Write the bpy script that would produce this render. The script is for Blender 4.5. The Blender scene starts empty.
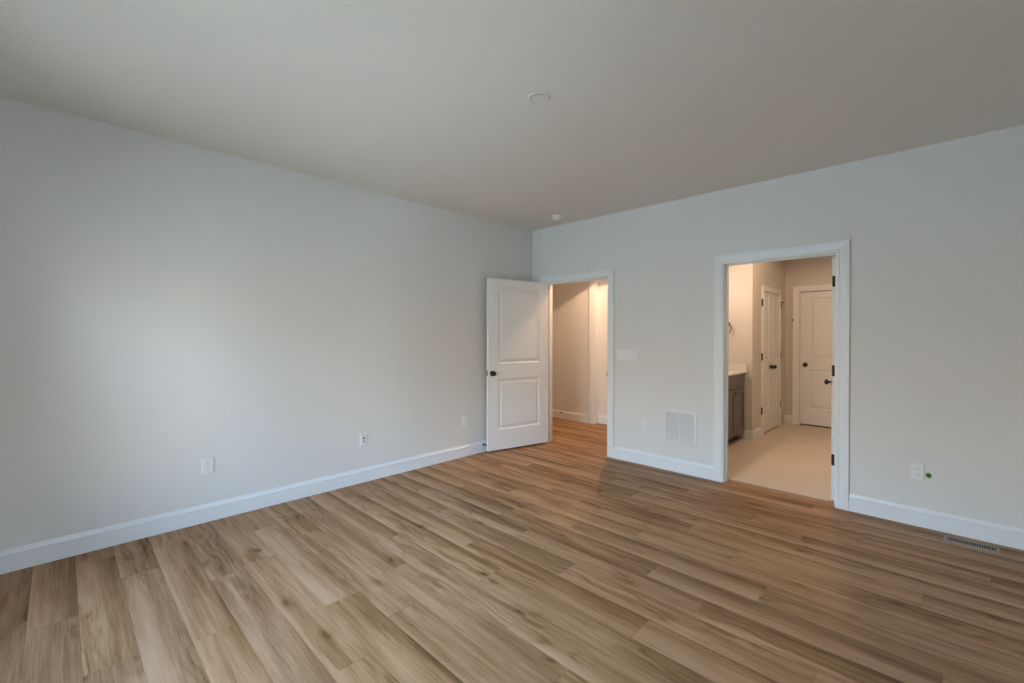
import bpy, math, random
from mathutils import Vector, Matrix
PI = math.pi
scene = bpy.context.scene
COL = scene.collection
random.seed(7)

# ------------------------------------------------------------------ camera
CAM = (3.8888, -4.3558, 1.3861)
YAW, PITCH, ROLL = math.radians(44.353), math.radians(0.277), math.radians(0.096)
cd = bpy.data.cameras.new('camera')
cd.sensor_width = 36.0
cd.lens = 442.85 * 36.0 / 1024.0
cd.shift_y = -(341.5 - 336.32) / 1024.0
cd.clip_start = 0.02
cam = bpy.data.objects.new('camera', cd)
COL.objects.link(cam)
cam.matrix_world = (Matrix.Translation(CAM) @ Matrix.Rotation(YAW, 4, 'Z')
                    @ Matrix.Rotation(PI / 2 - PITCH, 4, 'X') @ Matrix.Rotation(ROLL, 4, 'Z'))
scene.camera = cam

# ------------------------------------------------------------------ exposure
vs = scene.view_settings
vs.view_transform = 'Standard'
vs.look = 'None'
vs.gamma = 1.0
vs.use_curve_mapping = False
vs.exposure = 0.0

# ------------------------------------------------------------------ room dimensions (metres)
H = 2.743                       # ceiling height
W = 4.80                        # right wall
REAR = -5.40                    # rear wall, behind the camera
T = 0.115                       # partition thickness
HALL_Y = 1.43                   # far wall of the hall
REC_Y = 1.54                    # far wall of the recess in the hall
HALL_X0, HALL_X1 = -1.7, 1.305
BX0, BX1, BY1 = 1.42, 4.40, 3.58      # bathroom
CLX, CLY = 2.10, 1.94           # linen closet corner in the bathroom
ENT = (0.250, 1.146, 2.036)     # hall doorway: left jamb, right jamb, head
BTH = (2.411, 3.262, 2.045)     # bathroom doorway
WINS = [(0.80, 1.75), (2.00, 2.95)]     # two windows in the rear wall
RWIN = (-4.45, -3.95)              # window added in the right wall to brighten the left wall, unseen
WZ0, WZ1 = 0.50, 2.15

# ------------------------------------------------------------------ sky
world = bpy.data.worlds.new('sky')
scene.world = world
world.use_nodes = True
nt = world.node_tree
nt.nodes.clear()
tc = nt.nodes.new('ShaderNodeTexCoord')
sp = nt.nodes.new('ShaderNodeSeparateXYZ')
rp = nt.nodes.new('ShaderNodeValToRGB')
mr = nt.nodes.new('ShaderNodeMapRange')
mr.inputs['From Min'].default_value = -1.0
bg = nt.nodes.new('ShaderNodeBackground')
wo = nt.nodes.new('ShaderNodeOutputWorld')
nt.links.new(tc.outputs['Generated'], sp.inputs[0])
nt.links.new(sp.outputs['Z'], mr.inputs['Value'])
nt.links.new(mr.outputs[0], rp.inputs[0])
nt.links.new(rp.outputs[0], bg.inputs['Color'])
nt.links.new(bg.outputs[0], wo.inputs[0])
el = rp.color_ramp.elements
el[0].position = 0.490
el[0].color = (0.45, 0.375, 0.295, 1)          # paved ground
el[1].position = 0.505
el[1].color = (0.52, 0.46, 0.39, 1)          # hazy houses and trees at the horizon
for pos, c in ((0.565, (0.62, 0.59, 0.53)), (0.625, (0.78, 1.0, 1.30)), (0.80, (0.60, 0.95, 1.50)), (1.0, (0.54, 0.90, 1.50))):
    e = el.new(pos)
    e.color = (*c, 1)
bg.inputs['Strength'].default_value = 29.0


def light(name, kind, loc, energy, color, rot=(0, 0, 0), **kw):
    d = bpy.data.lights.new(name, kind)
    d.energy = energy
    d.color = color
    for k, v in kw.items():
        setattr(d, k, v)
    o = bpy.data.objects.new(name, d)
    o.location = loc
    o.rotation_euler = rot
    COL.objects.link(o)
    return o


# sky portals in the two window openings (they emit nothing, they only guide the sampling of the sky)
for x0, x1 in WINS:
    po = light('window_portal', 'AREA', ((x0 + x1) / 2, REAR - 0.14, (WZ0 + WZ1) / 2), 1, (1, 1, 1), (PI / 2, 0, PI),
               shape='RECTANGLE', size=x1 - x0, size_y=WZ1 - WZ0)
    po.rotation_euler = (PI / 2, 0, 0)      # -Z of the lamp looks along +Y, into the room
    po.data.cycles.is_portal = True
po = light('window_portal', 'AREA', (W + 0.13, (RWIN[0] + RWIN[1]) / 2, (WZ0 + WZ1) / 2), 1, (1, 1, 1), (PI / 2, 0, PI / 2),
           shape='RECTANGLE', size=RWIN[1] - RWIN[0], size_y=WZ1 - WZ0)
po.data.cycles.is_portal = True
# warm recessed lamp in the hall ceiling, seen by its scallop on the wall and its light through the doorway
WARM = (1.0, 0.66, 0.42)
HALL_WARM = (1.0, 0.64, 0.39)
light('hall_downlight', 'SPOT', (0.77, 0.75, 2.70), 105, HALL_WARM, spot_size=math.radians(125), spot_blend=0.08, shadow_soft_size=0.035)
# warm lamps of the bathroom: one over the vanity, two recessed in the ceiling
light('vanity_light', 'AREA', (BX0 + 0.13, 1.20, 2.10), 12.5, (1.0, 0.72, 0.53), (0, -PI / 2 * 0.8, 0), shape='RECTANGLE', size=0.15, size_y=0.75)
light('bath_downlight', 'SPOT', (3.0, 1.30, 2.70), 62, WARM, spot_size=math.radians(172), spot_blend=0.15, shadow_soft_size=0.06)


# ------------------------------------------------------------------ material helpers
def new_mat(name):
    m = bpy.data.materials.new(name)
    m.use_nodes = True
    n = m.node_tree
    n.nodes.clear()
    b = n.nodes.new('ShaderNodeBsdfPrincipled')
    o = n.nodes.new('ShaderNodeOutputMaterial')
    n.links.new(b.outputs[0], o.inputs[0])
    return m, n, b


def node(n, t, ins=None, **kw):
    x = n.nodes.new(t)
    for k, v in kw.items():
        setattr(x, k, v)
    for k, v in (ins or {}).items():
        if isinstance(v, bpy.types.NodeSocket):
            n.links.new(v, x.inputs[k])
        else:
            x.inputs[k].default_value = v
    return x


def math_n(n, op, a, b=None, c=None, clamp=False):
    ins = {0: a}
    if b is not None:
        ins[1] = b
    if c is not None:
        ins[2] = c
    return node(n, 'ShaderNodeMath', ins, operation=op, use_clamp=clamp).outputs[0]


def paint(name, col, rough=0.6, bump=0.0, scale=900.0, mottling=0.0, spec=0.5, metal=0.0):
    m, n, b = new_mat(name)
    b.inputs['Base Color'].default_value = (*col, 1)
    b.inputs['Roughness'].default_value = rough
    b.inputs['Metallic'].default_value = metal
    b.inputs['Specular IOR Level'].default_value = spec
    tx = node(n, 'ShaderNodeTexCoord')
    if mottling:
        nz = node(n, 'ShaderNodeTexNoise', {'Vector': tx.outputs['Object'], 'Scale': 3.0, 'Detail': 3.0})
        mx = node(n, 'ShaderNodeMix', {0: nz.outputs[0], 6: tuple(c * (1 - mottling) for c in col) + (1,),
                                       7: tuple(min(1, c * (1 + mottling)) for c in col) + (1,)}, data_type='RGBA')
        n.links.new(mx.outputs[2], b.inputs['Base Color'])
    if bump:
        nz = node(n, 'ShaderNodeTexNoise', {'Vector': tx.outputs['Object'], 'Scale': scale, 'Detail': 2.0})
        bp = node(n, 'ShaderNodeBump', {'Height': nz.outputs[0], 'Strength': bump, 'Distance': 0.001})
        n.links.new(bp.outputs[0], b.inputs['Normal'])
    return m


M_WALL = paint('greige_wall_paint', (0.735, 0.725, 0.705), 0.75, bump=0.08, scale=350, mottling=0.012, spec=0.25)
M_CEIL = paint('flat_ceiling_paint', (0.77, 0.735, 0.68), 0.85, bump=0.08, scale=300, mottling=0.012, spec=0.2)
M_TRIM = paint('white_trim_paint', (0.78, 0.805, 0.825), 0.38, mottling=0.01)
M_DOOR = paint('white_door_paint', (0.77, 0.78, 0.78), 0.42, mottling=0.01)
M_BWALL = paint('bathroom_wall_paint', (0.62, 0.60, 0.565), 0.7, mottling=0.012, spec=0.3)
M_BLACK = paint('oil_rubbed_black_metal', (0.012, 0.010, 0.009), 0.38, mottling=0.2)
M_PLATE = paint('white_plastic', (0.80, 0.80, 0.80), 0.35, mottling=0.01)
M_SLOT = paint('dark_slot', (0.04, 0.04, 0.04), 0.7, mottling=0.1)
M_GREY = paint('grey_contact', (0.22, 0.22, 0.23), 0.5, mottling=0.1)
M_GRILLE = paint('white_enamelled_steel', (0.76, 0.77, 0.77), 0.4, mottling=0.01)
M_DUCT_SHADE = paint('duct_shade_grey', (0.42, 0.43, 0.43), 0.8, mottling=0.1)
M_REG = paint('brown_register_steel', (0.33, 0.28, 0.225), 0.5, mottling=0.08)
M_VAN = paint('grey_cabinet_paint', (0.13, 0.125, 0.12), 0.45, mottling=0.03)
M_TOP = paint('white_cultured_marble', (0.70, 0.68, 0.66), 0.2, mottling=0.03)
M_COVER = paint('aged_white_plastic', (0.70, 0.68, 0.64), 0.5, mottling=0.01)
M_BRIGHT = paint('bright_white_plastic', (0.90, 0.90, 0.89), 0.4, mottling=0.01)
M_TAPE = paint('green_painters_tape', (0.055, 0.105, 0.030), 0.7, mottling=0.15)
M_HALO = paint('pale_green_halo', (0.42, 0.56, 0.26), 0.7, mottling=0.08)
M_STRIP = paint('oak_transition_strip', (0.30, 0.20, 0.115), 0.45, mottling=0.12)
M_BRONZE = paint('bronze_metal', (0.10, 0.060, 0.035), 0.35, metal=0.6, mottling=0.1)
M_LATCH = paint('satin_nickel', (0.55, 0.54, 0.52), 0.3, metal=1.0, mottling=0.05)
M_EARTH = paint('tan_paving', (0.54, 0.41, 0.29), 0.9, mottling=0.2)


def glass_mat():
    m, n, b = new_mat('window_glass')
    out = [x for x in n.nodes if x.type == 'OUTPUT_MATERIAL'][0]
    n.nodes.remove(b)
    tr = node(n, 'ShaderNodeBsdfTransparent', {'Color': (0.95, 0.97, 0.96, 1)})
    gl = node(n, 'ShaderNodeBsdfGlossy', {'Roughness': 0.02})
    fr = node(n, 'ShaderNodeFresnel', {'IOR': 1.45})
    mx = node(n, 'ShaderNodeMixShader', {0: fr.outputs[0], 1: tr.outputs[0], 2: gl.outputs[0]})
    n.links.new(mx.outputs[0], out.inputs[0])
    return m


M_GLASS = glass_mat()


def plank_mat():
    """Oak planks: a UV in metres per plank (u along, v across) and three random numbers per plank."""
    m, n, b = new_mat('oak_plank_flooring')
    uv = node(n, 'ShaderNodeUVMap', uv_map='plank_uv').outputs[0]
    at = node(n, 'ShaderNodeAttribute', attribute_name='plank_random', attribute_type='GEOMETRY')
    s = node(n, 'ShaderNodeSeparateXYZ', {0: uv})
    u, v = s.outputs[0], s.outputs[1]
    rr = node(n, 'ShaderNodeSeparateColor', {0: at.outputs['Color']})
    r1, r2, r3 = rr.outputs[0], rr.outputs[1], rr.outputs[2]
    ou = math_n(n, 'MULTIPLY_ADD', r1, 37.0, u)          # every plank is cut from its own piece of the pattern
    ov = math_n(n, 'MULTIPLY_ADD', r2, 23.0, v)
    base = node(n, 'ShaderNodeCombineXYZ', {0: ou, 1: ov, 2: math_n(n, 'MULTIPLY', r3, 11.0)}).outputs[0]

    def noise(sx, sy, detail=3.0, rough=0.5, dist=0.0):
        mp = node(n, 'ShaderNodeMapping', {0: base, 3: (sx, sy, 1.0)})
        return node(n, 'ShaderNodeTexNoise', {'Vector': mp.outputs[0], 'Scale': 1.0, 'Detail': detail,
                                              'Roughness': rough, 'Distortion': dist}).outputs[0]
    band = noise(0.75, 9.0, 1.5, 0.5, 0.6)                # broad light and dark bands along the plank
    band2 = noise(2.2, 26.0, 3.0, 0.55, 0.3)
    grain = noise(7.0, 260.0, 2.0, 0.6)                  # fine pores
    fibre = noise(2.2, 95.0, 2.0, 0.5, 0.2)              # thin streaks along the plank
    warp = noise(2.0, 7.0, 2.0, 0.5)
    # cathedral arches: distorted rings across the plank
    ph = math_n(n, 'MULTIPLY_ADD', warp, 34.0, math_n(n, 'MULTIPLY', ov, 85.0))
    ring = math_n(n, 'MULTIPLY_ADD', math_n(n, 'SINE', ph), 0.5, 0.5)
    ring = math_n(n, 'POWER', ring, 2.5)
    gate = node(n, 'ShaderNodeMapRange', {'Value': noise(0.8, 5.0, 1.0), 'From Min': 0.46, 'From Max': 0.66}).outputs[0]
    ring = math_n(n, 'MULTIPLY', ring, gate)
    # knots: sparse dark eyes stretched along the grain
    mp = node(n, 'ShaderNodeMapping', {0: base, 3: (2.6, 6.5, 1.0)})
    dn = node(n, 'ShaderNodeTexNoise', {'Vector': mp.outputs[0], 'Scale': 2.5, 'Detail': 2.0})
    ad = node(n, 'ShaderNodeVectorMath', {0: mp.outputs[0], 1: node(n, 'ShaderNodeVectorMath', {0: dn.outputs['Color'], 1: (0.35, 0.35, 0.0)}, operation='MULTIPLY').outputs[0]}, operation='ADD')
    vo = node(n, 'ShaderNodeTexVoronoi', {'Vector': ad.outputs[0], 'Scale': 1.0, 'Randomness': 1.0}, voronoi_dimensions='2D')
    pick = node(n, 'ShaderNodeSeparateColor', {0: vo.outputs['Color']}).outputs[0]
    on = math_n(n, 'GREATER_THAN', pick, 0.80)
    halo = node(n, 'ShaderNodeMapRange', {'Value': vo.outputs['Distance'], 'From Min': 0.33, 'From Max': 0.05}, interpolation_type='SMOOTHSTEP').outputs[0]
    eye = node(n, 'ShaderNodeMapRange', {'Value': vo.outputs['Distance'], 'From Min': 0.13, 'From Max': 0.02}, interpolation_type='SMOOTHSTEP').outputs[0]
    halo = math_n(n, 'MULTIPLY', halo, on)
    eye = math_n(n, 'MULTIPLY', eye, on)
    # tone 0 (light) .. 1 (dark)
    t = math_n(n, 'MULTIPLY_ADD', math_n(n, 'SUBTRACT', band, 0.5), 0.88, 0.49)
    t = math_n(n, 'MULTIPLY_ADD', math_n(n, 'SUBTRACT', band2, 0.5), 0.55, t)
    t = math_n(n, 'MULTIPLY_ADD', math_n(n, 'SUBTRACT', grain, 0.5), 0.50, t)
    t = math_n(n, 'MULTIPLY_ADD', math_n(n, 'SUBTRACT', fibre, 0.5), 0.34, t)
    t = math_n(n, 'MULTIPLY_ADD', ring, 0.20, t)
    t = math_n(n, 'MULTIPLY_ADD', halo, 0.14, t)
    t = math_n(n, 'MULTIPLY_ADD', eye, 0.20, t)
    t = math_n(n, 'MULTIPLY_ADD', math_n(n, 'SUBTRACT', r3, 0.5), 0.08, t)
    # most planks run from a lighter edge to a darker one
    slope = math_n(n, 'MULTIPLY', math_n(n, 'SUBTRACT', math_n(n, 'MULTIPLY', v, 1 / 0.176), 0.5), math_n(n, 'MULTIPLY_ADD', r1, 0.55, -0.02))
    t = math_n(n, 'ADD', t, slope, clamp=True)
    ramp = node(n, 'ShaderNodeValToRGB', {0: t})
    e = ramp.color_ramp.elements
    e[0].position, e[0].color = 0.0, (0.50, 0.345, 0.235, 1)
    e[1].position, e[1].color = 1.0, (0.125, 0.064, 0.032, 1)
    x = e.new(0.35); x.color = (0.430, 0.268, 0.165, 1)
    x = e.new(0.65); x.color = (0.270, 0.155, 0.083, 1)
    # greyer and browner planks
    hs = node(n, 'ShaderNodeHueSaturation', {'Color': ramp.outputs[0], 'Saturation': math_n(n, 'MULTIPLY_ADD', r2, 0.06, 1.08)})
    # eased edges read as fine dark lines
    dv = math_n(n, 'MINIMUM', v, math_n(n, 'SUBTRACT', 0.176, v))
    line = node(n, 'ShaderNodeMapRange', {'Value': dv, 'From Min': 0.0006, 'From Max': 0.0022, 'To Min': 0.80, 'To Max': 1.0}).outputs[0]
    s2 = node(n, 'ShaderNodeSeparateXYZ', {0: node(n, 'ShaderNodeUVMap', uv_map='plank_end').outputs[0]})
    du = math_n(n, 'MINIMUM', s2.outputs[0], s2.outputs[1])
    line2 = node(n, 'ShaderNodeMapRange', {'Value': du, 'From Min': 0.0006, 'From Max': 0.0022, 'To Min': 0.80, 'To Max': 1.0}).outputs[0]
    ln = math_n(n, 'MULTIPLY', line, line2)
    mx = node(n, 'ShaderNodeMix', {0: 1.0, 6: hs.outputs[0], 7: node(n, 'ShaderNodeCombineColor', {0: ln, 1: ln, 2: ln}).outputs[0]},
              data_type='RGBA', blend_type='MULTIPLY')
    n.links.new(mx.outputs[2], b.inputs['Base Color'])
    n.links.new(math_n(n, 'MULTIPLY_ADD', t, 0.12, 0.46), b.inputs['Roughness'])
    b.inputs['Specular IOR Level'].default_value = 0.22
    hh = math_n(n, 'MULTIPLY_ADD', grain, -0.4, ln)
    bp = node(n, 'ShaderNodeBump', {'Height': hh, 'Strength': 0.12, 'Distance': 0.001})
    n.links.new(bp.outputs[0], b.inputs['Normal'])
    return m


def tile_mat():
    m, n, b = new_mat('beige_bathroom_tile')
    tx = node(n, 'ShaderNodeTexCoord')
    nz = node(n, 'ShaderNodeTexNoise', {'Vector': tx.outputs['Object'], 'Scale': 4.0, 'Detail': 4.0})
    br = node(n, 'ShaderNodeTexBrick', {'Vector': tx.outputs['Object'], 'Color1': (0.70, 0.60, 0.49, 1), 'Color2': (0.66, 0.565, 0.455, 1),
                                        'Mortar': (0.60, 0.515, 0.42, 1), 'Scale': 1.0, 'Mortar Size': 0.0025,
                                        'Brick Width': 0.61, 'Row Height': 0.305})
    mx = node(n, 'ShaderNodeMix', {0: nz.outputs[0], 6: (0.93, 0.93, 0.93, 1), 7: (1, 1, 1, 1)}, data_type='RGBA')
    m2 = node(n, 'ShaderNodeMix', {0: 1.0, 6: br.outputs[0], 7: mx.outputs[2]}, data_type='RGBA', blend_type='MULTIPLY')
    n.links.new(m2.outputs[2], b.inputs['Base Color'])
    b.inputs['Roughness'].default_value = 0.42
    return m


M_PLANK = plank_mat()
M_TILE = tile_mat()


# ------------------------------------------------------------------ mesh helpers
class MB:
    """Collects vertices and faces of one mesh."""
    def __init__(self):
        self.v, self.f, self.sm = [], [], []

    def add(self, vs, fs, smooth=False):
        k = len(self.v)
        self.v += [tuple(p) for p in vs]
        self.f += [tuple(i + k for i in q) for q in fs]
        self.sm += [smooth] * len(fs)
        return self

    def box(self, x0, x1, y0, y1, z0, z1):
        vs = [(x0, y0, z0), (x1, y0, z0), (x1, y1, z0), (x0, y1, z0), (x0, y0, z1), (x1, y0, z1), (x1, y1, z1), (x0, y1, z1)]
        return self.add(vs, [(0, 3, 2, 1), (4, 5, 6, 7), (0, 1, 5, 4), (1, 2, 6, 5), (2, 3, 7, 6), (3, 0, 4, 7)])

    def lathe(self, prof, o=(0, 0, 0), axis='-y', seg=32, smooth=True):
        """prof: (radius, distance along the axis); axis is the direction the profile grows in."""
        ax = {'-y': Vector((0, -1, 0)), 'y': Vector((0, 1, 0)), 'z': Vector((0, 0, 1)), '-z': Vector((0, 0, -1)), 'x': Vector((1, 0, 0)), '-x': Vector((-1, 0, 0))}[axis]
        a = Vector((0, 0, 1)) if abs(ax.z) < 0.5 else Vector((1, 0, 0))
        c = ax.cross(a)
        vs, fs = [], []
        for r, d in prof:
            for i in range(seg):
                q = 2 * PI * i / seg
                vs.append(Vector(o) + ax * d + (a * math.cos(q) + c * math.sin(q)) * r)
        for j in range(len(prof) - 1):
            for i in range(seg):
                i2 = (i + 1) % seg
                fs.append((j * seg + i, j * seg + i2, (j + 1) * seg + i2, (j + 1) * seg + i))
        self.add(vs, fs, smooth)
        n = len(prof)
        k = len(self.v) - len(vs)
        self.f.append(tuple(k + i for i in reversed(range(seg)))); self.sm.append(False)
        self.f.append(tuple(k + (n - 1) * seg + i for i in range(seg))); self.sm.append(False)
        return self

    def round_plate(self, w, h, t, r=0.006, lip=0.0015, o=(0, 0, 0), seg=5):
        """A plate in the XZ plane growing to -Y with rounded corners and an eased front edge."""
        loops = []
        for ins, y in ((0, 0), (0, -(t - lip)), (lip, -t)):
            L = []
            for cx, cz, a0 in ((1, 1, 0), (-1, 1, 90), (-1, -1, 180), (1, -1, 270)):
                for i in range(seg):
                    a = math.radians(a0 + 90 * i / (seg - 1))
                    rr = max(r - ins, 0.0003)
                    L.append((o[0] + cx * (w / 2 - r) + rr * math.cos(a), o[1] + y, o[2] + cz * (h / 2 - r) + rr * math.sin(a)))
            loops.append(L)
        n = len(loops[0])
        vs = sum(loops, [])
        fs = [tuple(range(n)), tuple(2 * n + i for i in reversed(range(n)))]
        for j in range(2):
            for i in range(n):
                i2 = (i + 1) % n
                fs.append((j * n + i, (j + 1) * n + i, (j + 1) * n + i2, j * n + i2))
        return self.add(vs, fs)

    def sweep(self, prof, path, out, up=None, closed=False):
        """prof: (across, out) pairs; path: points in one plane with mitred corners; out: the plane's normal.
        'across' grows to the left of the path seen against the normal."""
        out = Vector(out)
        P = [Vector(q) for q in path]
        n = len(prof)
        vs = []
        for i, q in enumerate(P):
            d0 = (P[i] - P[i - 1]).normalized() if i > 0 else None
            d1 = (P[i + 1] - P[i]).normalized() if i < len(P) - 1 else None
            s0 = out.cross(d0) if d0 else None
            s1 = out.cross(d1) if d1 else None
            if s0 is None:
                m = s1
            elif s1 is None:
                m = s0
            else:
                m = (s0 + s1)
                m = m / m.dot(s0)
            for a, b in prof:
                vs.append(q + m * a + out * b)
        fs = []
        for i in range(len(P) - 1):
            for j in range(n):
                j2 = (j + 1) % n
                fs.append((i * n + j, i * n + j2, (i + 1) * n + j2, (i + 1) * n + j))
        fs.append(tuple(reversed(range(n))))
        fs.append(tuple((len(P) - 1) * n + j for j in range(n)))
        return self.add(vs, fs)

    def tube(self, pts, r, seg=12):
        P = [Vector(p) for p in pts]
        vs, fs = [], []
        prev = None
        for i, p in enumerate(P):
            d = (P[min(i + 1, len(P) - 1)] - P[max(i - 1, 0)]).normalized()
            a = prev if prev is not None else (Vector((0, 0, 1)) if abs(d.z) < 0.9 else Vector((1, 0, 0)))
            a = (a - d * a.dot(d)).normalized()
            prev = a
            c = d.cross(a)
            for k in range(seg):
                q = 2 * PI * k / seg
                vs.append(p + (a * math.cos(q) + c * math.sin(q)) * r)
        for i in range(len(P) - 1):
            for k in range(seg):
                k2 = (k + 1) % seg
                fs.append((i * seg + k, i * seg + k2, (i + 1) * seg + k2, (i + 1) * seg + k))
        fs.append(tuple(reversed(range(seg))))
        fs.append(tuple((len(P) - 1) * seg + k for k in range(seg)))
        return self.add(vs, fs, True)

    def build(self, name, mat, parent=None, bevel=0.0):
        me = bpy.data.meshes.new(name)
        me.from_pydata(self.v, [], self.f)
        me.polygons.foreach_set('use_smooth', self.sm)
        me.materials.append(mat)
        me.update()
        o = bpy.data.objects.new(name, me)
        COL.objects.link(o)
        if parent:
            o.parent = parent
        import bmesh
        bm = bmesh.new()
        bm.from_mesh(me)
        bmesh.ops.recalc_face_normals(bm, faces=bm.faces)
        bm.to_mesh(me)
        bm.free()
        if bevel:
            md = o.modifiers.new('bevel', 'BEVEL')
            md.width = bevel
            md.segments = 2
            md.limit_method = 'ANGLE'
        return o


def tag(o, label=None, cat=None, group=None, kind=None):
    if label:
        o['label'] = label
    if cat:
        o['category'] = cat
    if group:
        o['group'] = group
    if kind:
        o['kind'] = kind
    return o


def struct(o, label, cat):
    return tag(o, label, cat, None, 'structure')


def empty(name, loc, rz=0.0):
    o = bpy.data.objects.new(name, None)
    o.empty_display_size = 0.05
    o.location = loc
    o.rotation_euler = (0, 0, rz)
    COL.objects.link(o)
    return o


def copy_tree(o, parent=None):
    c = o.copy()
    COL.objects.link(c)
    if parent:
        c.parent = parent
    for ch in list(o.children):
        copy_tree(ch, c)
    return c


# ------------------------------------------------------------------ the room shell
def wall_x(mb, x0, x1, y0, y1, z0, z1, holes):
    """A wall along X, cut by rectangular holes (xa, xb, za, zb) that do not overlap in X."""
    x = x0
    for xa, xb, za, zb in sorted(holes):
        mb.box(x, xa, y0, y1, z0, z1)
        if za > z0:
            mb.box(xa, xb, y0, y1, z0, za)
        if zb < z1:
            mb.box(xa, xb, y0, y1, zb, z1)
        x = xb
    mb.box(x, x1, y0, y1, z0, z1)
    return mb


JT = 0.019      # jamb board thickness
struct(MB().box(-0.115, 0, REAR - 0.15, 0, 0, H).build('wall_left', M_WALL), 'long plain greige wall on the left of the empty room', 'wall')
mb = wall_x(MB(), 0, W, 0, T, 0, H, [(ENT[0] - JT, ENT[1] + JT, 0, ENT[2] + JT), (BTH[0] - JT, BTH[1] + JT, 0, BTH[2] + JT)])
mb.box(HALL_X0 - 0.1, 0, 0, T, 0, H)
struct(mb.build('wall_back', M_WALL), 'greige wall with the hall doorway and the bathroom doorway', 'wall')
mb = MB().box(W, W + 0.15, REAR - 0.15, RWIN[0], 0, H).box(W, W + 0.15, RWIN[1], T, 0, H)
mb.box(W, W + 0.15, RWIN[0], RWIN[1], 0, WZ0).box(W, W + 0.15, RWIN[0], RWIN[1], WZ1, H)
struct(mb.build('wall_right', M_WALL), 'plain greige wall closing the room on the right, out of frame', 'wall')
mb = wall_x(MB(), 0, W, REAR - 0.15, REAR, 0, H, [(a, b, WZ0, WZ1) for a, b in WINS])
struct(mb.build('wall_rear', M_WALL), 'greige window wall behind the camera, out of frame', 'wall')
struct(MB().box(-0.115, W + 0.15, REAR - 0.15, T, H, H + 0.12).build('ceiling', M_CEIL), 'flat painted ceiling of the empty bedroom', 'ceiling')

# hall behind the left doorway
mb = MB().box(HALL_X0 - 0.1, 0.012, HALL_Y, HALL_Y + 0.11, 0, H)
mb.box(0.012, HALL_X1 + 0.1, HALL_Y, HALL_Y + 0.11, 2.46, H)
struct(mb.build('wall_hall_far', M_WALL), 'hall wall facing the open doorway, warm lit, left of the white casing', 'wall')
struct(MB().box(0.012 - 0.1, HALL_X1 + 0.1, REC_Y, REC_Y + 0.1, 0, H).build('wall_hall_recess', M_WALL), 'narrow strip of warm hall wall right of the white casing', 'wall')
struct(MB().box(HALL_X0 - 0.1, HALL_X0, T, HALL_Y, 0, H).build('wall_hall_left', M_WALL), 'end wall of the hall, hidden behind the open door', 'wall')
struct(MB().box(HALL_X1, BX0, T, BY1 + 0.1, 0, H).build('wall_hall_right', M_WALL), 'partition between the hall and the bathroom', 'wall')
struct(MB().box(HALL_X0 - 0.1, HALL_X1, T, REC_Y + 0.1, H, H + 0.1).build('ceiling_hall', M_CEIL), 'ceiling of the hall', 'ceiling')

# bathroom behind the right doorway
CL0, CL1 = 2.345, 3.285          # closet door opening along Y
mb = MB().box(BX0, CLX, CLY, CLY + 0.1, 0, H)
struct(mb.build('wall_bath_end', M_BWALL), 'brightly lit bathroom wall at the end of the vanity', 'wall')
mb = MB()
mb.box(CLX - 0.1, CLX, CLY + 0.1, CL0 - JT, 0, H)
mb.box(CLX - 0.1, CLX, CL1 + JT, BY1, 0, H)
mb.box(CLX - 0.1, CLX, CL0 - JT, CL1 + JT, 2.045 + JT, H)
struct(mb.build('wall_bath_closet', M_BWALL), 'bathroom wall with the narrow pair of closet doors', 'wall')
FD0, FD1 = 2.296, 3.06            # far door opening along X
mb = wall_x(MB(), BX0, BX1 + 0.1, BY1, BY1 + 0.1, 0, H, [(FD0 - JT, FD1 + JT, 0, 2.04 + JT)])
struct(mb.box(FD0 - 0.2, FD1 + 0.2, BY1 + 0.35, BY1 + 0.45, -0.05, H).box(FD0 - 0.2, FD0 - 0.1, BY1 + 0.1, BY1 + 0.35, -0.05, H).box(FD1 + 0.1, FD1 + 0.2, BY1 + 0.1, BY1 + 0.35, -0.05, H).box(FD0 - 0.1, FD1 + 0.1, BY1 + 0.1, BY1 + 0.35, 2.4, H).box(FD0 - 0.1, FD1 + 0.1, BY1 + 0.1, BY1 + 0.35, -0.05, 0.0).build('wall_bath_far', M_BWALL), 'far bathroom wall with a closed panel door', 'wall')  # boxes behind the opening are added to stop sky light leaking in
struct(MB().box(BX1, BX1 + 0.1, T, BY1, 0, H).build('wall_bath_right', M_BWALL), 'right bathroom wall hidden beyond the doorway', 'wall')
struct(MB().box(BX0, BX1 + 0.1, T, BY1 + 0.1, H, H + 0.1).build('ceiling_bath', M_CEIL), 'ceiling of the bathroom', 'ceiling')


# ------------------------------------------------------------------ plank floor
PW, PL, Y0 = 0.176, 1.22, -4.467
known = {0: 0.849, 1: 0.186, 2: 0.562, 3: 0.260, 4: 0.95, 5: 2.113, 6: 0.42, 7: 0.725, 8: 1.565, 9: 1.197, 10: 2.02, 11: 0.428, 12: 2.30,
         13: 1.785, 14: 0.228, 15: 3.196, 16: 3.595, 17: 2.954, 18: 0.152, 19: 0.52, 20: 0.755, 21: 4.081}


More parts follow.
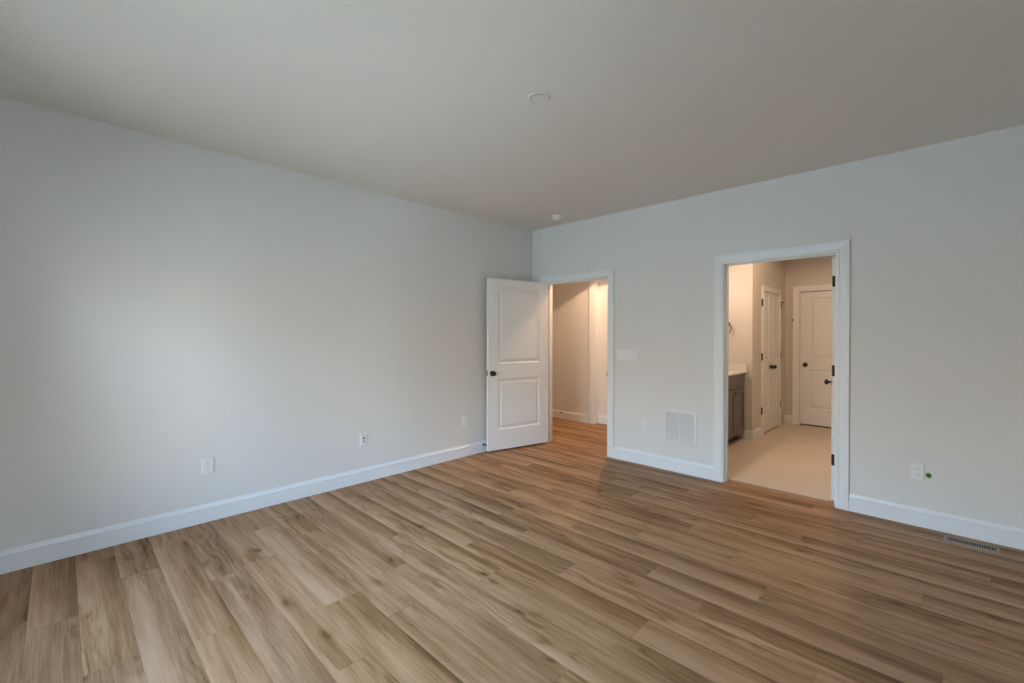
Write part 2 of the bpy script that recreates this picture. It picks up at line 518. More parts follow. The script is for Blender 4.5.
def build_floor():
    rng = random.Random(11)
    v, f, uvs, ends, rnd = [], [], [], [], []
    x_min, x_max = HALL_X0 - 0.1, W + 0.15
    for k in range(math.floor((REAR - 0.15 - Y0) / PW), math.ceil((REC_Y + 0.1 - Y0) / PW)):
        ya, yb = Y0 + PW * k, Y0 + PW * (k + 1)
        # inside the doorway and in the hall the rows stop at the bathroom
        lo, hi = (-0.115, x_max)
        if ya > 0.02:
            lo, hi = x_min, HALL_X1
        elif yb > 0.02:
            lo, hi = x_min, x_max
        off = known.get(k, rng.uniform(0, PL)) % PL
        x = off - PL * math.ceil((off - lo) / PL)
        while x < hi:
            a, b = max(x, lo), min(x + PL, hi)
            if b - a > 1e-4:
                y1 = yb
                i = len(v)
                v += [(a, ya, 0), (b, ya, 0), (b, y1, 0), (a, y1, 0)]
                f.append((i, i + 1, i + 2, i + 3))
                c = (rng.random(), rng.random(), rng.random(), 1)
                for px, py in ((a, ya), (b, ya), (b, y1), (a, y1)):
                    uvs.append((px - x, py - ya))
                    ends.append((px - x, x + PL - px))
                    rnd.append(c)
            x += PL
    top = len(f)
    me = bpy.data.meshes.new('floor')
    # body of the floor under the planks
    i = len(v)
    z = -0.06
    yr, yf = REAR - 0.15, REC_Y + 0.1
    v += [(-0.115, yr, z), (x_max, yr, z), (x_max, T, z), (HALL_X1, T, z), (HALL_X1, yf, z), (x_min, yf, z), (x_min, 0, z), (-0.115, 0, z)]
    f.append(tuple(i + q for q in reversed(range(8))))
    me.from_pydata(v, [], f)
    me.uv_layers.new(name='plank_uv')
    me.uv_layers.new(name='plank_end')
    me.color_attributes.new('plank_random', 'FLOAT_COLOR', 'CORNER')
    u1, u2, ca = me.uv_layers['plank_uv'], me.uv_layers['plank_end'], me.color_attributes['plank_random']
    for j in range(top * 4):
        u1.data[j].uv = uvs[j]
        u2.data[j].uv = ends[j]
        ca.data[j].color = rnd[j]
    me.materials.append(M_PLANK)
    o = bpy.data.objects.new('floor', me)
    COL.objects.link(o)
    return o


struct(build_floor(), 'oak plank floor of the empty room and the hall', 'floor')
struct(MB().box(BX0, BX1 + 0.1, 0.10, BY1 + 0.1, -0.05, 0.004).build('floor_bath', M_TILE), 'pale beige bathroom floor beyond the right doorway', 'floor')

# ------------------------------------------------------------------ skirtings and casings
BASE = [(0, 0), (0, 0.0145), (0.096, 0.0150), (0.101, 0.0165), (0.108, 0.0160), (0.114, 0.0095), (0.126, 0.0060), (0.132, 0.0045), (0.132, 0)]
# across = up the wall; path direction picks the side


def baseboard(name, a, b, out, label):
    a, b, out = Vector(a), Vector(b), Vector(out)
    mb = MB()
    if out.cross((b - a).normalized()).z < 0:
        a, b = b, a
    mb.sweep(BASE, [a, b], out)
    return struct(mb.build(name, M_TRIM), label, 'baseboard')


CW = 0.086
CASE = [(0, 0), (0, 0.009), (0.004, 0.0115), (0.016, 0.0115), (0.020, 0.0095), (0.030, 0.0125), (0.058, 0.0165), (0.068, 0.0195), (0.082, 0.0195), (CW, 0.016), (CW, 0)]
RV = 0.006      # reveal

baseboard('baseboard_left', (0, REAR, 0), (0, 0, 0), (1, 0, 0), 'long white baseboard along the left wall')
baseboard('baseboard_back', (0, 0, 0), (ENT[0] - RV - CW, 0, 0), (0, -1, 0), 'short white baseboard piece in the corner behind the open door')
baseboard('baseboard_back_middle', (ENT[1] + RV + CW, 0, 0), (BTH[0] - RV - CW, 0, 0), (0, -1, 0), 'white baseboard between the two doorways')
baseboard('baseboard_back_right', (BTH[1] + RV + CW, 0, 0), (W, 0, 0), (0, -1, 0), 'white baseboard right of the bathroom doorway')
baseboard('baseboard_right', (W, REAR, 0), (W, 0, 0), (-1, 0, 0), 'white baseboard along the right wall, out of frame')
baseboard('baseboard_rear', (0, REAR, 0), (W, REAR, 0), (0, 1, 0), 'white baseboard under the windows, out of frame')
baseboard('baseboard_hall', (HALL_X0, HALL_Y, 0), (-0.098, HALL_Y, 0), (0, -1, 0), 'warm lit white baseboard on the hall wall')
baseboard('baseboard_hall_recess', (0.012, REC_Y, 0), (HALL_X1, REC_Y, 0), (0, -1, 0), 'short white baseboard right of the casing in the hall')
baseboard('baseboard_bath_end', (2.0, CLY, 0.004), (CLX + 0.0145, CLY, 0.004), (0, -1, 0), 'white baseboard stub beside the grey vanity')
baseboard('baseboard_bath_closet', (CLX, CLY - 0.0145, 0.004), (CLX, CL0 - RV - 0.07, 0.004), (1, 0, 0), 'short white baseboard left of the closet doors')
baseboard('baseboard_bath_far', (CLX, BY1, 0.004), (FD0 - RV - CW, BY1, 0.004), (0, -1, 0), 'short white baseboard in the far bathroom corner')
baseboard('baseboard_bath_far_right', (FD1 + RV + CW, BY1, 0.004), (BX1, BY1, 0.004), (0, -1, 0), 'white baseboard right of the far bathroom door')


def casing_x(name, x0, x1, head, y, out, z0=0.0):
    """A mitred casing round an opening in a wall along X, on the face at y; out = -1 or 1 along Y."""
    a, b, h = x0 - RV, x1 + RV, head + RV
    path = [(a, y, z0), (a, y, h), (b, y, h), (b, y, z0)]
    n = Vector((0, out, 0))
    # 'across' must grow away from the opening
    s = n.cross(Vector((0, 0, 1)))
    if s.x > 0:
        path = path[::-1]
    return MB().sweep(CASE, path, n)


def jamb_x(mb, x0, x1, head, y0, y1, z0=0.0):
    mb.box(x0 - JT, x0, y0, y1, z0, head + JT)
    mb.box(x1, x1 + JT, y0, y1, z0, head + JT)
    mb.box(x0, x1, y0, y1, head, head + JT)
    return mb


def stop_x(mb, x0, x1, head, y0, y1, z0=0.0, t=0.011):
    mb.box(x0, x0 + t, y0, y1, z0, head)
    mb.box(x1 - t, x1, y0, y1, z0, head)
    mb.box(x0 + t, x1 - t, y0, y1, head - t, head)
    return mb


# hall doorway
t1 = struct(casing_x('trim_1', *ENT, 0.0, -1).build('trim_1', M_TRIM), 'white casing and jambs of the left doorway to the hall', 'door casing')
casing_x('c', *ENT, T, 1).build('hall_side_casing', M_TRIM, t1)
jamb_x(MB(), *ENT, 0, T).build('jamb', M_TRIM, t1)
stop_x(MB(), *ENT, 0.040, 0.075).build('stop', M_TRIM, t1)
mb = MB().box(ENT[1] - 0.002, ENT[1] + 0.0005, -0.001, 0.030, 0.900, 0.965)
mb.box(ENT[1] - 0.006, ENT[1] + 0.0005, -0.004, 0.0, 0.912, 0.950)
tag(mb.build('strike_plate', M_BLACK, t1), 'small black strike plate')
# bathroom doorway
t2 = struct(casing_x('trim_2', *BTH, 0.0, -1).build('trim_2', M_TRIM), 'white casing and jambs of the right doorway to the bathroom', 'door casing')
casing_x('c', *BTH, T, 1, 0.004).build('bathroom_side_casing', M_TRIM, t2)
jamb_x(MB(), *BTH, 0, T).build('jamb', M_TRIM, t2)
stop_x(MB(), *BTH, 0.040, 0.075, t=0.010).build('stop', M_TRIM, t2)
# wooden transition strip
mb = MB()
prof = [(-0.022, 0), (-0.022, 0.003), (-0.012, 0.007), (0.012, 0.007), (0.022, 0.005), (0.022, 0)]
vs = []
for x in (BTH[0] + 0.001, BTH[1] - 0.001):
    vs += [(x, 0.088 + a, b) for a, b in prof]
mb.add(vs, [tuple(range(6)), tuple(range(11, 5, -1))] + [(i, (i + 1) % 6, 6 + (i + 1) % 6, 6 + i) for i in range(6)])
struct(mb.build('trim_3', M_STRIP), 'brown wood transition strip across the bathroom doorway floor', 'threshold')

# cased opening in the hall
mb = MB()
# flat casing board on the wall face, jamb board on the return
CASE_R = [(a, b) for a, b in CASE]
mb.sweep(CASE_R, [(0.006, HALL_Y, 2.44), (0.006, HALL_Y, 0)][::-1], (0, -1, 0))
t4 = mb
t4.box(0.012, 0.030, HALL_Y - 0.002, REC_Y, 0, 2.46)
struct(t4.build('trim_4', M_TRIM), 'white upright casing standing against the warm hall wall', 'door casing')


# ------------------------------------------------------------------ doors
def door_leaf(w, h, t, panels, both=True):
    """A moulded panel door: x 0..w, y 0..t, z 0..h; panels are (x0, x1, z0, z1) on both faces."""
    mb = MB()
    prof = [(0.0, 0.0), (0.004, 0.0008), (0.012, 0.0090), (0.018, 0.0115), (0.026, 0.0115), (0.034, 0.0085), (0.050, 0.0025), (0.054, 0.0020)]
    xs = sorted({0, w} | {p[0] for p in panels} | {p[1] for p in panels})
    zs = sorted({0, h} | {p[2] for p in panels} | {p[3] for p in panels})
    for yy, sg in ((0.0, 1), (t, -1)):
        for i in range(len(xs) - 1):
            for j in range(len(zs) - 1):
                a, b, c, d = xs[i], xs[i + 1], zs[j], zs[j + 1]
                if any(p == (a, b, c, d) for p in panels):
                    loops = [[(a + o, yy + sg * q, c + o), (b - o, yy + sg * q, c + o), (b - o, yy + sg * q, d - o), (a + o, yy + sg * q, d - o)] for o, q in prof]
                    for L0, L1 in zip(loops, loops[1:]):
                        for k in range(4):
                            k2 = (k + 1) % 4
                            mb.add([L0[k], L0[k2], L1[k2], L1[k]], [(0, 1, 2, 3) if sg > 0 else (3, 2, 1, 0)])
                    mb.add(loops[-1], [(0, 1, 2, 3) if sg > 0 else (3, 2, 1, 0)])
                else:
                    mb.add([(a, yy, c), (b, yy, c), (b, yy, d), (a, yy, d)], [(0, 1, 2, 3) if sg > 0 else (3, 2, 1, 0)])
    mb.add([(0, 0, 0), (0, t, 0), (0, t, h), (0, 0, h)], [(3, 2, 1, 0)])
    mb.add([(w, 0, 0), (w, t, 0), (w, t, h), (w, 0, h)], [(0, 1, 2, 3)])
    mb.add([(0, 0, h), (w, 0, h), (w, t, h), (0, t, h)], [(0, 1, 2, 3)])
    mb.add([(0, 0, 0), (w, 0, 0), (w, t, 0), (0, t, 0)], [(3, 2, 1, 0)])
    return mb


def weld(o):
    import bmesh
    bm = bmesh.new()
    bm.from_mesh(o.data)
    bmesh.ops.remove_doubles(bm, verts=bm.verts, dist=1e-5)
    bmesh.ops.recalc_face_normals(bm, faces=bm.faces)
    bm.to_mesh(o.data)
    bm.free()
    return o


def two_panel(w, h, stile=0.125):
    return [(stile, w - stile, 0.235, 0.835), (stile, w - stile, 1.015, h - 0.085)]


KNOB = [(0.010, 0.0), (0.010, 0.012), (0.0095, 0.020), (0.012, 0.026), (0.020, 0.031), (0.0255, 0.038), (0.0270, 0.045), (0.0255, 0.052), (0.020, 0.058), (0.010, 0.0615), (0.002, 0.062)]
ROSE = [(0.033, 0.0), (0.033, 0.003), (0.030, 0.006), (0.016, 0.009), (0.010, 0.012)]


def knob(parent, x, y, z, axis):
    k = MB().lathe(KNOB, (x, y, z), axis, 28).build('knob', M_BLACK, parent)
    tag(k, 'round black knob')
    MB().lathe(ROSE, (x, y, z), axis, 32).build('rose', M_BLACK, k)
    return k


def hinge_barrel(parent, x, y, z, r=0.0065, h=0.09):
    mb = MB()
    n = 5
    for i in range(n):
        mb.lathe([(r, 0.0), (r, h / n - 0.0008)], (x, y, z - h / 2 + i * h / n), 'z', 14)
    mb.lathe([(r * 0.75, -0.005), (r * 0.75, 0.0)], (x, y, z - h / 2), 'z', 12)
    mb.lathe([(r * 0.75, 0.0), (r * 0.75, 0.005)], (x, y, z + h / 2), 'z', 12)
    return mb


# the hall door, swung into the room past a right angle
LW, LH, LT = 0.878, 2.016, 0.035
d1 = empty('door_1', (0.262, -0.012, 0.022), -math.radians(103.0))
struct(d1, 'white two-panel door standing open into the room by the left wall', 'door')
# local x runs from the hinge to the latch; local y = 0 is the face seen in the photograph's room when shut
weld(door_leaf(LW, LH, LT, two_panel(LW, LH, 0.140)).build('leaf', M_DOOR, d1))
knob(d1, LW - 0.058, LT, 0.905, 'y')
knob(d1, LW - 0.058, 0.0, 0.905, '-y')
mb = MB().box(LW - 0.0005, LW + 0.0012, 0.005, 0.030, 0.882, 0.938)
tag(mb.build('latch_plate', M_BLACK, d1), 'black latch plate on the door edge')
tag(MB().box(LW, LW + 0.009, 0.011, 0.024, 0.901, 0.919).build('latch_bolt', M_LATCH, d1), 'bright metal latch bolt')
for z in (0.25, 1.0, 1.76):
    hb = hinge_barrel(d1, -0.004, -0.005, z)
    hb.box(-0.003, 0.0, 0.0, 0.030, z - 0.045, z + 0.045)
    tag(hb.build('hinge', M_BLACK, d1), 'black hinge')

# the bathroom door, swung into the bathroom and seen along its edge
BW = BTH[1] - BTH[0] - 0.008
d2 = empty('door_2', (BTH[1] - 0.002, T + 0.006, 0.016), math.radians(98.2))
struct(d2, 'open bathroom door seen edge-on against the right jamb', 'door')
# local x from the hinge; local y 0.006 .. 0.041 is the leaf, its face at 0.041 turned to the bathroom's left
weld(door_leaf(BW, LH, LT, two_panel(BW, LH)).build('leaf', M_DOOR, d2))
for ch in d2.children:
    ch.location = (0.003, 0.006, 0)
knob(d2, BW - 0.066, 0.006 + LT, 0.910, 'y')
knob(d2, BW - 0.066, 0.006, 0.910, '-y')
for z in (0.335, 1.072, 1.812):
    hb = hinge_barrel(d2, 0.0, 0.0, z)
    # the leaf plate on the door's hinge edge, with rounded corners
    hb2 = MB().round_plate(0.033, 0.092, 0.0025, 0.008, 0.0008)
    for q in hb2.v:
        pass
    vsr = [(0.003 + y, 0.006 + 0.0175 + x, z + zz) for x, y, zz in hb2.v]
    hb.add(vsr, hb2.f)
    tag(hb.build('hinge', M_BLACK, d2), 'black hinge with a round-cornered plate')

# the closed door in the far bathroom wall
mb = casing_x('c', FD0, FD1, 2.04, BY1, -1, 0.004)
t5 = struct(mb.build('trim_5', M_TRIM), 'white casing around the closed far bathroom door', 'door casing')
jamb_x(MB(), FD0, FD1, 2.04, BY1, BY1 + 0.1, 0.004).build('jamb', M_TRIM, t5)
tag(MB().lathe([(0.006, 0), (0.006, 0.025), (0.013, 0.030), (0.013, 0.040), (0.006, 0.044)], (FD0 - RV - CW + 0.006, BY1 - 0.016, 1.612), '-y', 16).build('peg', M_BLACK, t5), 'small black peg on the casing')
FW = FD1 - FD0 - 0.006
d3 = empty('door_3', (FD0 + 0.003, BY1 + 0.022, 0.022))
struct(d3, 'closed white two-panel door in the far bathroom wall', 'door')
weld(door_leaf(FW, 2.010, LT, two_panel(FW, 2.010, 0.115)).build('leaf', M_DOOR, d3))
knob(d3, 0.068, 0.0, 0.905, '-y')
MB().box(0.0, FW, 0.004, 0.03, -0.018, -0.012).build('sweep', M_SLOT, d3)  # dark strip painted in for the shade in the gap under the door

# the narrow pair of closet doors
mb = MB()
CASE_N = [(a * 0.75, b) for a, b in CASE]
a, b_, h = CL0 - RV, CL1 + RV, 2.045 + RV
path = [(CLX, b_, 0.004), (CLX, b_, h), (CLX, a, h), (CLX, a, 0.004)]
if Vector((1, 0, 0)).cross(Vector((0, 0, 1))).y < 0:
    path = path
else:
    path = path[::-1]
mb.sweep(CASE_N, path, (1, 0, 0))
t6 = struct(mb.build('trim_6', M_TRIM), 'white casing around the narrow pair of closet doors', 'door casing')
mb = MB()
mb.box(CLX - 0.1, CLX, CL0 - JT, CL0, 0.004, 2.045 + JT)
mb.box(CLX - 0.1, CLX, CL1, CL1 + JT, 0.004, 2.045 + JT)
mb.box(CLX - 0.1, CLX, CL0, CL1, 2.045, 2.045 + JT)
mb.build('jamb', M_TRIM, t6)
NW = (CL1 - CL0) / 2 - 0.004
NP = [(0.085, NW - 0.085, 0.225, 0.835), (0.085, NW - 0.085, 1.015, 1.925)]
for nm, yb, lab, flip in (('door_4', CL0 + 0.002, 'left leaf of the narrow closet doors, beside the vanity wall', False),
                          ('door_5', CL1 - 0.002 - NW, 'right leaf of the narrow closet doors, nearer the far door', True)):
    d = empty(nm, (CLX - 0.003, yb, 0.022), PI / 2)      # local x runs along +Y, local -y faces the bathroom
    struct(d, lab, 'door')
    weld(door_leaf(NW, 2.012, LT, NP).build('leaf', M_DOOR, d))
    knob(d, NW - 0.048 if not flip else 0.048, 0.0, 0.900, '-y')
    for z in (0.32, 1.06, 1.80):
        hx = -0.003 if not flip else NW + 0.003
        tag(hinge_barrel(d, hx, -0.010, z, 0.013 if flip else 0.011).build('hinge', M_BLACK, d), 'black hinge')
    if flip:
        mb = MB().tube([(NW + 0.003, -0.010, 1.850), (NW + 0.006, -0.030, 1.850), (NW + 0.010, -0.046, 1.850)], 0.008, 8)
        mb.lathe([(0.010, 0), (0.010, 0.012)], (NW + 0.010, -0.044, 1.850), '-y', 12)
        tag(mb.build('hinge_stop', M_BLACK, d), 'black hinge-pin door stop')


# ------------------------------------------------------------------ windows behind the camera
for i, (x0, x1) in enumerate(WINS + [RWIN]):
    if i < 2:
        wn = empty('window_%d' % (i + 1), ((x0 + x1) / 2, REAR, WZ0))
        struct(wn, 'white double-hung window in the rear wall, %s the left wall, out of frame' % ('nearer' if i == 0 else 'farther from'), 'window')
    else:
        wn = empty('window_3', (W, (x0 + x1) / 2, WZ0), PI / 2)  # added unseen window, put in for its light on the left wall
        struct(wn, 'white window added in the right wall to brighten the left wall, out of frame', 'window')
    w2, hh = (x1 - x0) / 2, WZ1 - WZ0
    fr = MB()
    for a, b_, c, d in ((-w2, -w2 + 0.03, 0, hh), (w2 - 0.03, w2, 0, hh), (-w2 + 0.03, w2 - 0.03, 0, 0.03), (-w2 + 0.03, w2 - 0.03, hh - 0.03, hh)):
        fr.box(a, b_, -0.13, -0.02, c, d)
    fr.build('window_frame', M_TRIM, wn)
    for nm, z0, z1, y0 in (('sash', 0.03, hh / 2 + 0.02, -0.075), ('sash', hh / 2 - 0.02, hh - 0.03, -0.11)):
        s = MB()
        a, b_ = -w2 + 0.03, w2 - 0.03
        s.box(a, a + 0.04, y0, y0 + 0.03, z0, z1)
        s.box(b_ - 0.04, b_, y0, y0 + 0.03, z0, z1)
        s.box(a + 0.04, b_ - 0.04, y0, y0 + 0.03, z0, z0 + 0.04)
        s.box(a + 0.04, b_ - 0.04, y0, y0 + 0.03, z1 - 0.04, z1)
        so = s.build(nm, M_TRIM, wn)
        MB().box(a + 0.035, b_ - 0.035, y0 + 0.013, y0 + 0.017, z0 + 0.035, z1 - 0.035).build('pane', M_GLASS, so)
    cs = MB()
    for a, b_, c, d in ((-w2 - 0.05, -w2, -0.0, hh + 0.07), (w2, w2 + 0.05, 0.0, hh + 0.07), (-w2, w2, hh, hh + 0.07)):
        cs.box(a, b_, 0, 0.016, c, d)
    cs.build('window_casing', M_TRIM, wn)
    MB().box(-w2 - 0.05, w2 + 0.05, -0.02, 0.04, -0.022, 0).build('window_sill', M_TRIM, wn)
struct(MB().box(-40, 46, -60, REAR - 0.16, -0.70, -0.55).box(W + 0.16, 46, REAR - 0.16, 40, -0.70, -0.55).build('ground', M_EARTH), 'tan paving outside the windows, out of frame', 'ground')


# ------------------------------------------------------------------ wall plates (local front is -Y)
def screw(parent, x, z, y=-0.0062):
    return MB().lathe([(0.0032, 0), (0.0032, 0.0006), (0.001, 0.001)], (x, y, z), '-y', 12).build('screw', M_PLATE, parent)


def make_outlet(label):
    r = empty('wall_outlet', (0, 0, 0))
    tag(r, label, 'outlet', 'duplex outlets low on the walls')
    MB().round_plate(0.072, 0.118, 0.0065, 0.005, 0.002).build('cover_plate', M_PLATE, r)
    for zc in (0.0195, -0.0195):
        f = MB().round_plate(0.034, 0.029, 0.0022, 0.009, 0.0006, (0, -0.0062, zc)).build('receptacle', M_PLATE, r)
        s = MB()
        s.box(-0.0080, -0.0058, -0.0090, -0.0083, zc - 0.003, zc + 0.007)
        s.box(0.0056, 0.0082, -0.0090, -0.0083, zc - 0.004, zc + 0.007)
        s.lathe([(0.0026, 0), (0.0026, 0.0006)], (0, -0.0084, zc - 0.0085), '-y', 12)
        tag(s.build('slots', M_GREY, f), 'dark contact slots')
    screw(r, 0, 0)
    return r


RZ_LEFT = PI / 2
out1 = make_outlet('white duplex outlet on the left wall, leftmost of the plates low on that wall')
out1.location, out1.rotation_euler = (0, -3.590, 0.412), (0, 0, RZ_LEFT)
spots = [((0, -1.146, 0.398), RZ_LEFT, 'white duplex outlet low on the left wall, nearest the open white door'),
         ((1.609, 0, 0.420), 0, 'white duplex outlet low on the wall between hall doorway and return grille'),
         ((3.750, 0, 0.396), 0, 'white duplex outlet right of the bathroom doorway, beside the green tape')]
for loc, rz, lab in spots:
    c = copy_tree(out1)
    c.location, c.rotation_euler = loc, (0, 0, rz)
    c['label'] = lab

# cable plate with two round jacks
cp = empty('cable_wall_plate', (0, -2.364, 0.397), RZ_LEFT)
tag(cp, 'white cable plate with two round jacks, middle of the left wall plates', 'wall plate')
MB().round_plate(0.072, 0.118, 0.0065, 0.005, 0.002).build('cover_plate', M_PLATE, cp)
for zc, mt, lab in ((0.014, M_SLOT, 'black upper jack'), (-0.017, M_GREY, 'grey lower jack')):
    tag(MB().lathe([(0.0095, 0), (0.0095, 0.003), (0.0080, 0.0055), (0.0045, 0.0060), (0.0040, 0.004)], (0, -0.0062, zc), '-y', 20).build('jack', mt, cp), lab)
screw(cp, 0, 0.046)
screw(cp, 0, -0.046)

# wide switch plate
sw = empty('switch_plate', (1.3985, 0, 1.156))
tag(sw, 'wide white switch plate with a row of rockers, right of the hall doorway', 'light switch')
MB().round_plate(0.256, 0.116, 0.0065, 0.005, 0.002).build('cover_plate', M_PLATE, sw)
for i in range(5):
    x = (i - 2) * 0.046
    b_ = MB()
    vs = [(x - 0.0165, -0.006, -0.033), (x + 0.0165, -0.006, -0.033), (x + 0.0165, -0.006, 0.033), (x - 0.0165, -0.006, 0.033),
          (x - 0.0160, -0.0120, -0.0325), (x + 0.0160, -0.0120, -0.0325), (x + 0.0160, -0.0080, 0.0), (x - 0.0160, -0.0080, 0.0),
          (x - 0.0160, -0.0075, 0.0325), (x + 0.0160, -0.0075, 0.0325)]
    b_.add(vs, [(0, 1, 5, 4), (4, 5, 6, 7), (7, 6, 9, 8), (8, 9, 2, 3), (1, 2, 9, 6, 5), (0, 4, 7, 8, 3), (0, 3, 2, 1)])
    b_.build('rocker', M_PLATE, sw)

# return air grille
gx0, gx1, gz0, gz1 = 1.824, 2.157, 0.279, 0.625
gr = empty('return_air_grille', ((gx0 + gx1) / 2, 0, (gz0 + gz1) / 2))
tag(gr, 'square white return air grille low on the wall beside the bathroom doorway', 'vent')
gw, gh, bd = gx1 - gx0, gz1 - gz0, 0.026
# frame with a sloped flange round the core
FR = [(0, 0), (0, 0.004), (0.004, 0.007), (bd - 0.004, 0.009), (bd, 0.006), (bd, 0)]
path = [(-gw / 2, 0, -gh / 2), (-gw / 2, 0, gh / 2), (gw / 2, 0, gh / 2), (gw / 2, 0, -gh / 2)]
mb = MB()
n_ = len(FR)
vs = []
for sx, sz in ((-1, -1), (-1, 1), (1, 1), (1, -1)):
    for a, b_ in FR:
        vs.append((sx * (gw / 2 - a), -b_, sz * (gh / 2 - a)))
fs = []
for i in range(4):
    i2 = (i + 1) % 4
    for j in range(n_):
        j2 = (j + 1) % n_
        fs.append((i * n_ + j, i * n_ + j2, i2 * n_ + j2, i2 * n_ + j))
mb.add(vs, fs)
mb.build('frame', M_GRILLE, gr)
iw, ih = gw / 2 - bd, gh / 2 - bd
MB().box(-0.0065, 0.0065, -0.008, -0.001, -ih, ih).build('centre_bar', M_GRILLE, gr)
tag(MB().box(-iw, iw, -0.0012, -0.0002, -ih, ih).build('duct_shade', M_DUCT_SHADE, gr), 'grey sheet for the shade behind the louvres')  # grey sheet painted for the shade of the duct; the wall is uncut
for s in (-1, 1):
    mb = MB()
    xa, xb = sorted((s * 0.0065, s * iw))
    nl = 22
    for i in range(nl):
        z = -ih + (i + 0.5) * 2 * ih / nl
        mb.add([(xa, -0.0080, z - 0.0052), (xb, -0.0080, z - 0.0052), (xb, -0.0014, z + 0.0042), (xa, -0.0014, z + 0.0042),
                (xa, -0.0072, z - 0.0060), (xb, -0.0072, z - 0.0060), (xb, -0.0010, z + 0.0034), (xa, -0.0010, z + 0.0034)],
               [(0, 1, 2, 3), (7, 6, 5, 4), (0, 4, 5, 1), (2, 6, 7, 3), (1, 5, 6, 2), (0, 3, 7, 4)])
    mb.build('louvre_panel', M_GRILLE, gr)

# floor register
rg = empty('floor_register', (4.020, -0.146, 0.0))
tag(rg, 'brown slotted floor register set in the planks along the right baseboard', 'vent')
rw, rd = 0.262, 0.128
mb = MB()
vs = []
FR2 = [(0, 0.0004), (0.004, 0.0030), (0.018, 0.0034), (0.018, 0.0008)]
for sx, sy in ((-1, -1), (-1, 1), (1, 1), (1, -1)):
    for a, b_ in FR2:
        vs.append((sx * (rw / 2 - a), sy * (rd / 2 - a), b_))
fs = []
for i in range(4):
    i2 = (i + 1) % 4
    for j in range(4):
        j2 = (j + 1) % 4
        fs.append((i * 4 + j, i * 4 + j2, i2 * 4 + j2, i2 * 4 + j))
mb.add(vs, fs)
mb.build('frame', M_REG, rg)
tag(MB().box(-rw / 2 + 0.018, rw / 2 - 0.018, -rd / 2 + 0.018, rd / 2 - 0.018, 0.0003, 0.0009).build('duct_shade', M_SLOT, rg), 'black sheet for the shade in the slots')  # black sheet stands in for the shaded duct; nothing opens below
mb = MB()
nf = 20
iw2, id2 = rw / 2 - 0.018, rd / 2 - 0.018
for i in range(nf + 1):
    x = -iw2 + 2 * iw2 * i / nf
    mb.box(max(x - 0.0019, -iw2), min(x + 0.0019, iw2), -id2, id2, 0.0008, 0.0020)
mb.box(-iw2, iw2, -id2, -id2 + 0.026, 0.0008, 0.0032)
mb.build('fins', M_REG, rg)

# green tape
tp = empty('tape_scrap', (3.810, 0, 0.378))
tag(tp, 'small scrap of green tape stuck to the wall right of the outlet', 'tape')
mb = MB().round_plate(0.030, 0.040, 0.0008, 0.002, 0.0002)  # added plate imitating a pale colour halo round the tape, no real backing
tag(mb.build('colour_halo', M_HALO, tp), 'pale green colour halo')
q = 0.0180
mb = MB().add([(-q, -0.0008, 0.002), (0.001, -0.0008, -q), (q * 1.05, -0.0008, 0.001), (-0.001, -0.0008, q),
               (-q, -0.0016, 0.002), (0.001, -0.0016, -q), (q * 1.05, -0.0016, 0.001), (-0.001, -0.0016, q)],
              [(0, 1, 2, 3), (7, 6, 5, 4), (0, 4, 5, 1), (1, 5, 6, 2), (2, 6, 7, 3), (3, 7, 4, 0)])
tag(mb.build('tape', M_TAPE, tp), 'dark green diamond')

# ceiling fittings (they hang from z = H)
cv = empty('ceiling_cover_plate', (2.220, -2.430, H))
tag(cv, 'shallow round white cover plate alone in the middle of the ceiling', 'ceiling plate')
MB().lathe([(0.065, 0.0), (0.065, 0.005), (0.062, 0.009), (0.057, 0.0095), (0.054, 0.0075), (0.030, 0.0085), (0.002, 0.0088)], (0, 0, 0), '-z', 48).build('disc', M_COVER, cv)
for s in (-1, 1):
    MB().lathe([(0.004, 0), (0.004, 0.001), (0.0015, 0.0018)], (s * 0.030, -s * 0.028, -0.0082), '-z', 12).build('screw', M_LATCH, cv)
sd = empty('smoke_detector', (0.700, -0.362, H))
tag(sd, 'small white smoke detector on the ceiling near the corner over the hall door', 'smoke detector')
MB().lathe([(0.066, 0.0), (0.066, 0.009), (0.062, 0.012), (0.050, 0.013)], (0, 0, 0), '-z', 40).build('mounting_base', M_BRIGHT, sd)
MB().lathe([(0.046, 0.012), (0.050, 0.028), (0.049, 0.040), (0.044, 0.047), (0.030, 0.051), (0.004, 0.052)], (0, 0, 0), '-z', 40).build('housing', M_BRIGHT, sd)
tag(MB().lathe([(0.006, 0.049), (0.006, 0.0535), (0.002, 0.054)], (0.018, 0.0, 0), '-z', 12).build('test_button', M_GREY, sd), 'grey test button')


# rigid door stops screwed to the baseboards
def make_stop(name, loc, rz, label, rod=M_LATCH):
    r = empty(name, loc, rz)
    tag(r, label, 'door stop')
    MB().lathe([(0.014, 0), (0.014, 0.002), (0.007, 0.005), (0.006, 0.030), (0.006, 0.040)], (0, 0, 0), '-y', 16).build('rod', rod, r)
    tag(MB().lathe([(0.009, 0.036), (0.011, 0.040), (0.011, 0.050), (0.008, 0.054)], (0, 0, 0), '-y', 16).build('rubber_tip', M_BLACK, r), 'black rubber tip')
    return r


make_stop('door_stop', (0.0145, -0.868, 0.088), RZ_LEFT, 'dark door stop on the left baseboard beside the open white door', M_BLACK)
make_stop('door_stop', (-0.592, HALL_Y - 0.012, 0.108), 0, 'tiny door stop on the hall baseboard seen through the left doorway')

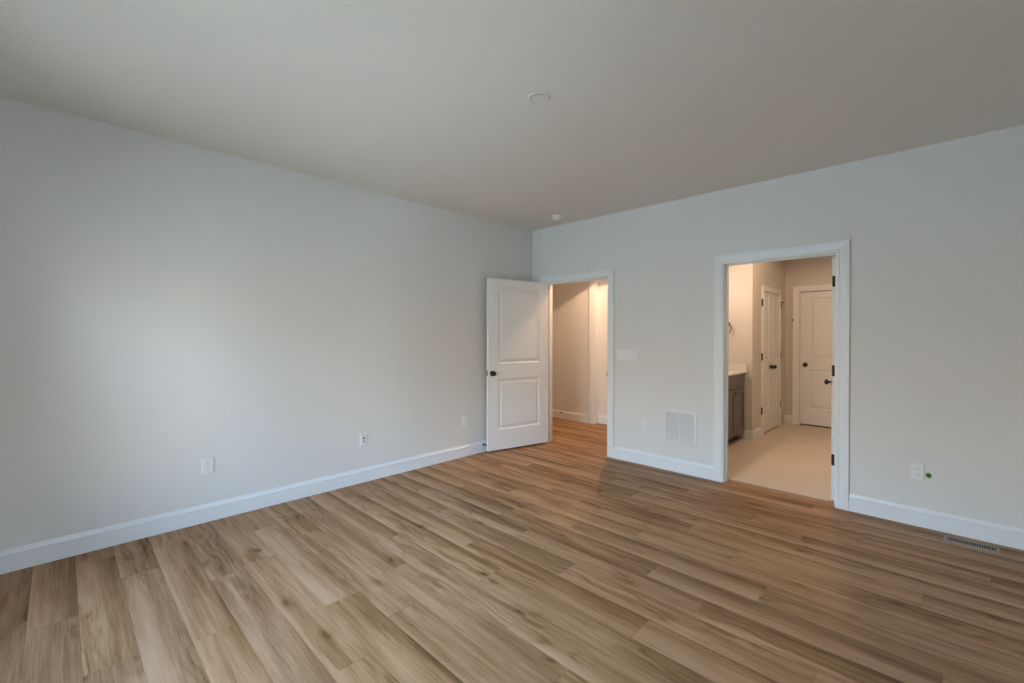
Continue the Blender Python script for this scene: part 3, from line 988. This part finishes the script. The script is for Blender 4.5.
# ------------------------------------------------------------------ bathroom fittings
VX, VY0, VY1 = 2.015, 0.46, CLY          # cabinet front, ends along Y
va = empty('vanity_cabinet', (BX0 + 0.001, VY0 - 0.001, 0.004))
tag(va, 'dark grey shaker vanity cabinet along the left bathroom wall', 'cabinet')
vl, vd = VY1 - VY0, VX - BX0
MB().box(0.0, vd - 0.020, 0.002, vl - 0.002, 0.095, 0.881).build('body', M_VAN, va)
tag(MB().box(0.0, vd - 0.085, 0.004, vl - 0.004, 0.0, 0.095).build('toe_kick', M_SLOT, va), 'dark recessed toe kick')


def shaker(y0, y1, z0, z1, rail):
    x0, x1, xr = vd - 0.020, vd, vd - 0.008
    mb = MB()
    mb.box(x0, x1, y0, y0 + rail, z0, z1)
    mb.box(x0, x1, y1 - rail, y1, z0, z1)
    mb.box(x0, x1, y0 + rail, y1 - rail, z0, z0 + rail)
    mb.box(x0, x1, y0 + rail, y1 - rail, z1 - rail, z1)
    mb.box(x0, xr, y0 + rail, y1 - rail, z0 + rail, z1 - rail)
    return mb


def pull(parent, y, z):
    mb = MB().lathe([(0.005, 0), (0.005, 0.024)], (vd, y, z), 'x', 12)
    mb.box(vd + 0.020, vd + 0.029, y - 0.034, y + 0.036, z - 0.010, z + 0.010)
    return tag(mb.build('handle', M_BLACK, parent), 'black T-bar pull')


dw = 0.360
edges = [vl - 0.018 - i * dw for i in range(5)]
for i in range(4):
    b_, a = edges[i], edges[i + 1]
    d = shaker(a + 0.004, b_ - 0.004, 0.105, 0.695, 0.058).build('door', M_VAN, va)
    pull(d, (a + 0.040) if i % 2 == 0 else (b_ - 0.040), 0.645)
for i in (0, 2):
    b_, a = edges[i], edges[i + 2]
    MB().box(vd - 0.020, vd, a + 0.0025, b_ - 0.0025, 0.707, 0.877).build('drawer_front', M_VAN, va, 0.002)
ct = empty('vanity_countertop', (BX0 + 0.001, VY0 - 0.001, 0.885))
tag(ct, 'white vanity countertop with splash on the grey cabinet', 'countertop')
MB().box(0, vd + 0.022, -0.012, vl, 0.0, 0.024).build('slab', M_TOP, ct, 0.004)
MB().box(0, 0.019, -0.012, vl - 0.019, 0.024, 0.118).build('backsplash', M_TOP, ct, 0.002)
MB().box(0, vd + 0.022, vl - 0.019, vl, 0.024, 0.118).build('side_splash', M_TOP, ct, 0.002)

tr = empty('towel_ring', (1.803, CLY, 1.53))
tag(tr, 'small bronze towel ring on the bright wall over the vanity', 'towel ring')
MB().lathe([(0.024, 0), (0.024, 0.006), (0.010, 0.012), (0.009, 0.040), (0.012, 0.048), (0.006, 0.052)], (0, 0, 0), '-y', 20).build('mount', M_BRONZE, tr)
pts = []
for i in range(41):
    q = 2 * PI * i / 40
    pts.append((0.050 * math.sin(q) * (1 if True else 0), -0.042, -0.062 + 0.062 * math.cos(q)))
MB().tube(pts, 0.006, 10).build('ring', M_BRONZE, tr)
